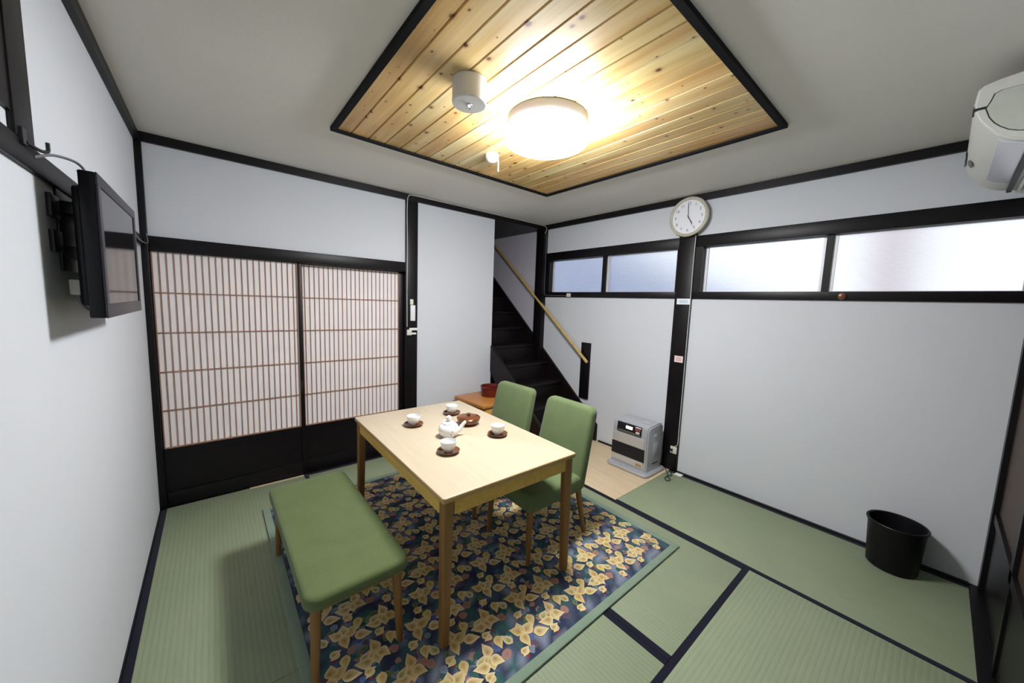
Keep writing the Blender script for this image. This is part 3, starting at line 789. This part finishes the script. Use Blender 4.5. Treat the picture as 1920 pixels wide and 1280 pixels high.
for z0, z1 in ((1.598, 1.660), (1.695, 1.757)): MB().box(-.001, .010, -1.735, -1.66, z0, z1, .002).build('side_plate', M['bezel'], br, True)
pl = MB().box(.018, .040, -1.690, -1.655, 1.480, 1.525, .004).build('plug', M['cream'], tv, True)
MB().tube(smooth_path([(.030, -1.67, 1.481), (.034, -1.66, 1.455), (.045, -1.64, 1.435), (.055, -1.60, 1.445), (.060, -1.58, 1.46)], 5), .004, 8).build('power_lead', M['cordg'], tv, True)

c = MB().tube(smooth_path([(.010, -1.835, 1.820), (.030, -1.776, 1.846), (.060, -1.742, 1.847), (.076, -1.740, 1.828), (.062, -1.738, 1.822)], 6), .0035, 8).build('aerial_cable', M['cordg'])
tag(c, 'thin grey cable arching from the left wall rail to the television', 'cable')
c = MB().tube(smooth_path([(.085, -1.20, 1.77), (.060, -.90, 1.79), (.045, -.45, 1.775), (.037, -.06, 1.80), (.030, -.034, 1.86)], 6), .003, 8).build('corner_cable', M['cordg'])
tag(c, 'grey cable running from behind the television to the far left corner', 'cable')
hk = thing('coat_hook', 'small black hook on the foot of the left wall post', 'hook', (.012, -1.91, 1.83))
MB().box(.0115, .018, -1.926, -1.900, 1.828, 1.864).build('hook_plate', M['bezel'], hk, True)
MB().tube(smooth_path([(.016, -1.905, 1.836), (.022, -1.87, 1.834), (.025, -1.83, 1.838), (.028, -1.808, 1.846), (.028, -1.804, 1.858), (.028, -1.804, 1.868)], 5), .0042, 8).build('hook_arm', M['dark'], hk, True)

# ------------------------------------------------------------------ switches, notes, outlets, cables
sw = thing('light_switch', 'pair of white switches stacked on the black post right of the paper doors', 'light switch', (1.822, -.020, 1.30))
MB().box(1.797, 1.830, -.034, -.0205, 1.452, 1.505, .003).build('upper_switch', M['cream'], sw, True)
MB().box(1.800, 1.850, -.036, -.0205, 1.297, 1.448, .004).build('switch_plate', M['white'], sw, True)
MB().box(1.812, 1.838, -.039, -.035, 1.385, 1.425, .002).build('rocker', M['paperw'], sw, True)
wh = thing('phone_jack', 'white wall jack with a forked clip below the switches on the post', 'wall jack', (1.80, -.020, 1.16))
MB().box(1.765, 1.812, -.040, -.0195, 1.158, 1.212, .004).build('jack_box', M['cream'], wh, True)
MB().box(1.790, 1.872, -.036, -.024, 1.204, 1.228, .003).build('upper_prong', M['white'], wh, True)
MB().box(1.810, 1.860, -.036, -.024, 1.164, 1.182, .003).build('lower_prong', M['white'], wh, True)
def note(name, y0, y1, z0, z1, m, im, label, cat):
    n = thing(name, label, cat, (W-.023, (y0+y1)/2, z0))
    MB().box(W-.0235, W-.0222, y0, y1, z0, z1).build('card', m, n, True)
    b = MB(); k = 3
    for i in range(k):
        z = z0+(z1-z0)*(.3+.2*i); b.box(W-.0240, W-.0234, y0+(y1-y0)*.2, y1-(y1-y0)*.2, z-.0025, z+.0025)
    b.build('print', im, n, True)
note('notice_card', -1.888, -1.765, 1.543, 1.594, M['paperw'], M['blueink'], 'white card with pale blue print stuck on the black post below the window rail', 'notice')
note('warning_note', -1.864, -1.787, 1.020, 1.078, M['pink'], M['redink'], 'small pale pink square note at mid height on the black post', 'note')
ol = thing('wall_outlet', 'cream wall outlet low on the black post beside the heater', 'outlet', (W-.022, -1.853, .17))
MB().box(W-.034, W-.0222, -1.882, -1.823, .170, .236, .003).build('outlet_box', M['cream'], ol, True)
MB().box(W-.052, W-.033, -1.850, -1.828, .196, .214, .003).build('plug', M['dark'], ol, True)
sk = MB().box(W-.030, W-.0145, -.500, -.440, 1.598, 1.640, .004).build('cable_box', M['cream'], loc=(W-.02, -.47, 1.598))
tag(sk, 'small cream cable box on the rail under the left window', 'cable box')
kb = MB().lathe(nz([(0, 0), (.020, 0), (.024, .008), (.018, .018), (0, .022)]), seg=24).xf(Matrix.Translation((W-.0135, -2.874, 1.622)) @ Matrix.Rotation(-PI/2, 4, 'Y')).build('round_knob', M['brass'], loc=(W-.0142, -2.874, 1.622))
tag(kb, 'small round brown knob on the rail under the right window', 'knob')
c = MB().tube(smooth_path([(1.770, -.0235, 1.24), (1.768, -.0235, 1.6), (1.771, -.0235, 1.95), (1.767, -.0235, 2.25), (1.767, -.0265, 2.40), (1.776, -.028, 2.452), (1.81, -.0275, 2.472), (2.0, -.0275, 2.474), (2.7, -.0275, 2.474), (3.3, -.0275, 2.474), (3.50, -.028, 2.473), (3.548, -.05, 2.462), (3.556, -.0705, 2.43), (3.545, -.0705, 2.40), (3.530, -.0695, 2.37)], 6), .0032, 8).build('ceiling_cable', M['cordw'])
tag(c, 'white cable climbing the post by the paper doors and running along the far cornice', 'cable')
c = MB().tube(smooth_path([(3.560, -.0695, 2.36), (3.560, -.0695, 2.0), (3.560, -.0695, 1.66), (3.572, -.075, 1.622), (W-.0165, -.12, 1.614), (W-.0175, -.30, 1.613), (W-.0185, -.438, 1.613)], 6), .0032, 8).build('window_cable', M['cordg'])
tag(c, 'grey cable down the far right corner post to the box below the left window', 'cable')
c = MB().tube(smooth_path([(W-.0255, -1.886, 2.135), (W-.0255, -1.884, 1.9), (W-.0255, -1.886, 1.6), (W-.0255, -1.885, 1.2), (W-.0255, -1.886, .8), (W-.0255, -1.885, .42), (W-.0255, -1.884, .27), (W-.030, -1.868, .245), (W-.030, -1.858, .239)], 6), .0032, 8).build('post_cable', M['cordw'])
tag(c, 'thin white cable running down the right edge of the black post to the outlet', 'cable')
c = MB().tube(smooth_path([(3.535, -1.800, .015), (3.50, -1.835, .006), (3.44, -1.875, .005), (3.36, -1.890, .005), (3.33, -1.925, .006), (3.37, -1.935, .008), (3.41, -1.885, .011), (3.46, -1.90, .006), (3.51, -1.870, .006), (3.545, -1.862, .006)], 6), .0035, 8).build('heater_cord', M['cordk'])
tag(c, 'dark looped power cord on the tatami beside the heater', 'cord')
c = MB().box(3.500, 3.552, -1.965, -1.900, .001, .010, .003).build('plug_strip', M['white'], loc=(3.526, -1.93, .001))
tag(c, 'small white plug lying on the tatami at the foot of the black post', 'plug')

# ------------------------------------------------------------------ outside the windows
nb = thing('neighbour_house', 'pale blue grey house wall seen blurred through the frosted windows', 'building', (W+1.9, -1.2, 0))
MB().prism([(-2.0, 0), (-2.0, 1.6), (-1.0, 1.95), (.6, 2.8), (2.4, 3.3), (2.4, 0)], 'x', W+1.5, W+2.2).build('house_wall', M['hill'], nb, True)
MB().box(W+1.42, W+1.49, -3.10, -2.86, 0, 3.2).build('drain_column', M['hill2'], nb, True)

# ------------------------------------------------------------------ world, camera, view
w = bpy.data.worlds.new('World'); sc.world = w; w.use_nodes = True
bg = w.node_tree.nodes['Background']; bg.inputs[0].default_value = (.90, .94, 1.0, 1); bg.inputs[1].default_value = 1.3
cam = bpy.data.cameras.new('camera'); co = bpy.data.objects.new('camera', cam); COL.objects.link(co)
cam.sensor_width = 36; cam.lens = 36*671.035/1920; cam.clip_start = .02; cam.clip_end = 100
R_ = ((0.76893826, 0.6379987, 0.04112919), (-0.63837545, 0.76270673, 0.10370744), (0.03479571, -0.10600048, 0.99375709))
m4 = Matrix(((R_[0][0], R_[0][2], -R_[0][1], .3383), (R_[1][0], R_[1][2], -R_[1][1], -3.3213), (R_[2][0], R_[2][2], -R_[2][1], 1.5), (0, 0, 0, 1)))
co.matrix_world = m4
sc.camera = co
sc.view_settings.view_transform = 'Standard'; sc.view_settings.look = 'None'
sc.view_settings.exposure = 0.0; sc.view_settings.gamma = 1; sc.view_settings.use_curve_mapping = False
try:
    sc.cycles.use_denoising = True; sc.cycles.sample_clamp_indirect = 8
except Exception: pass
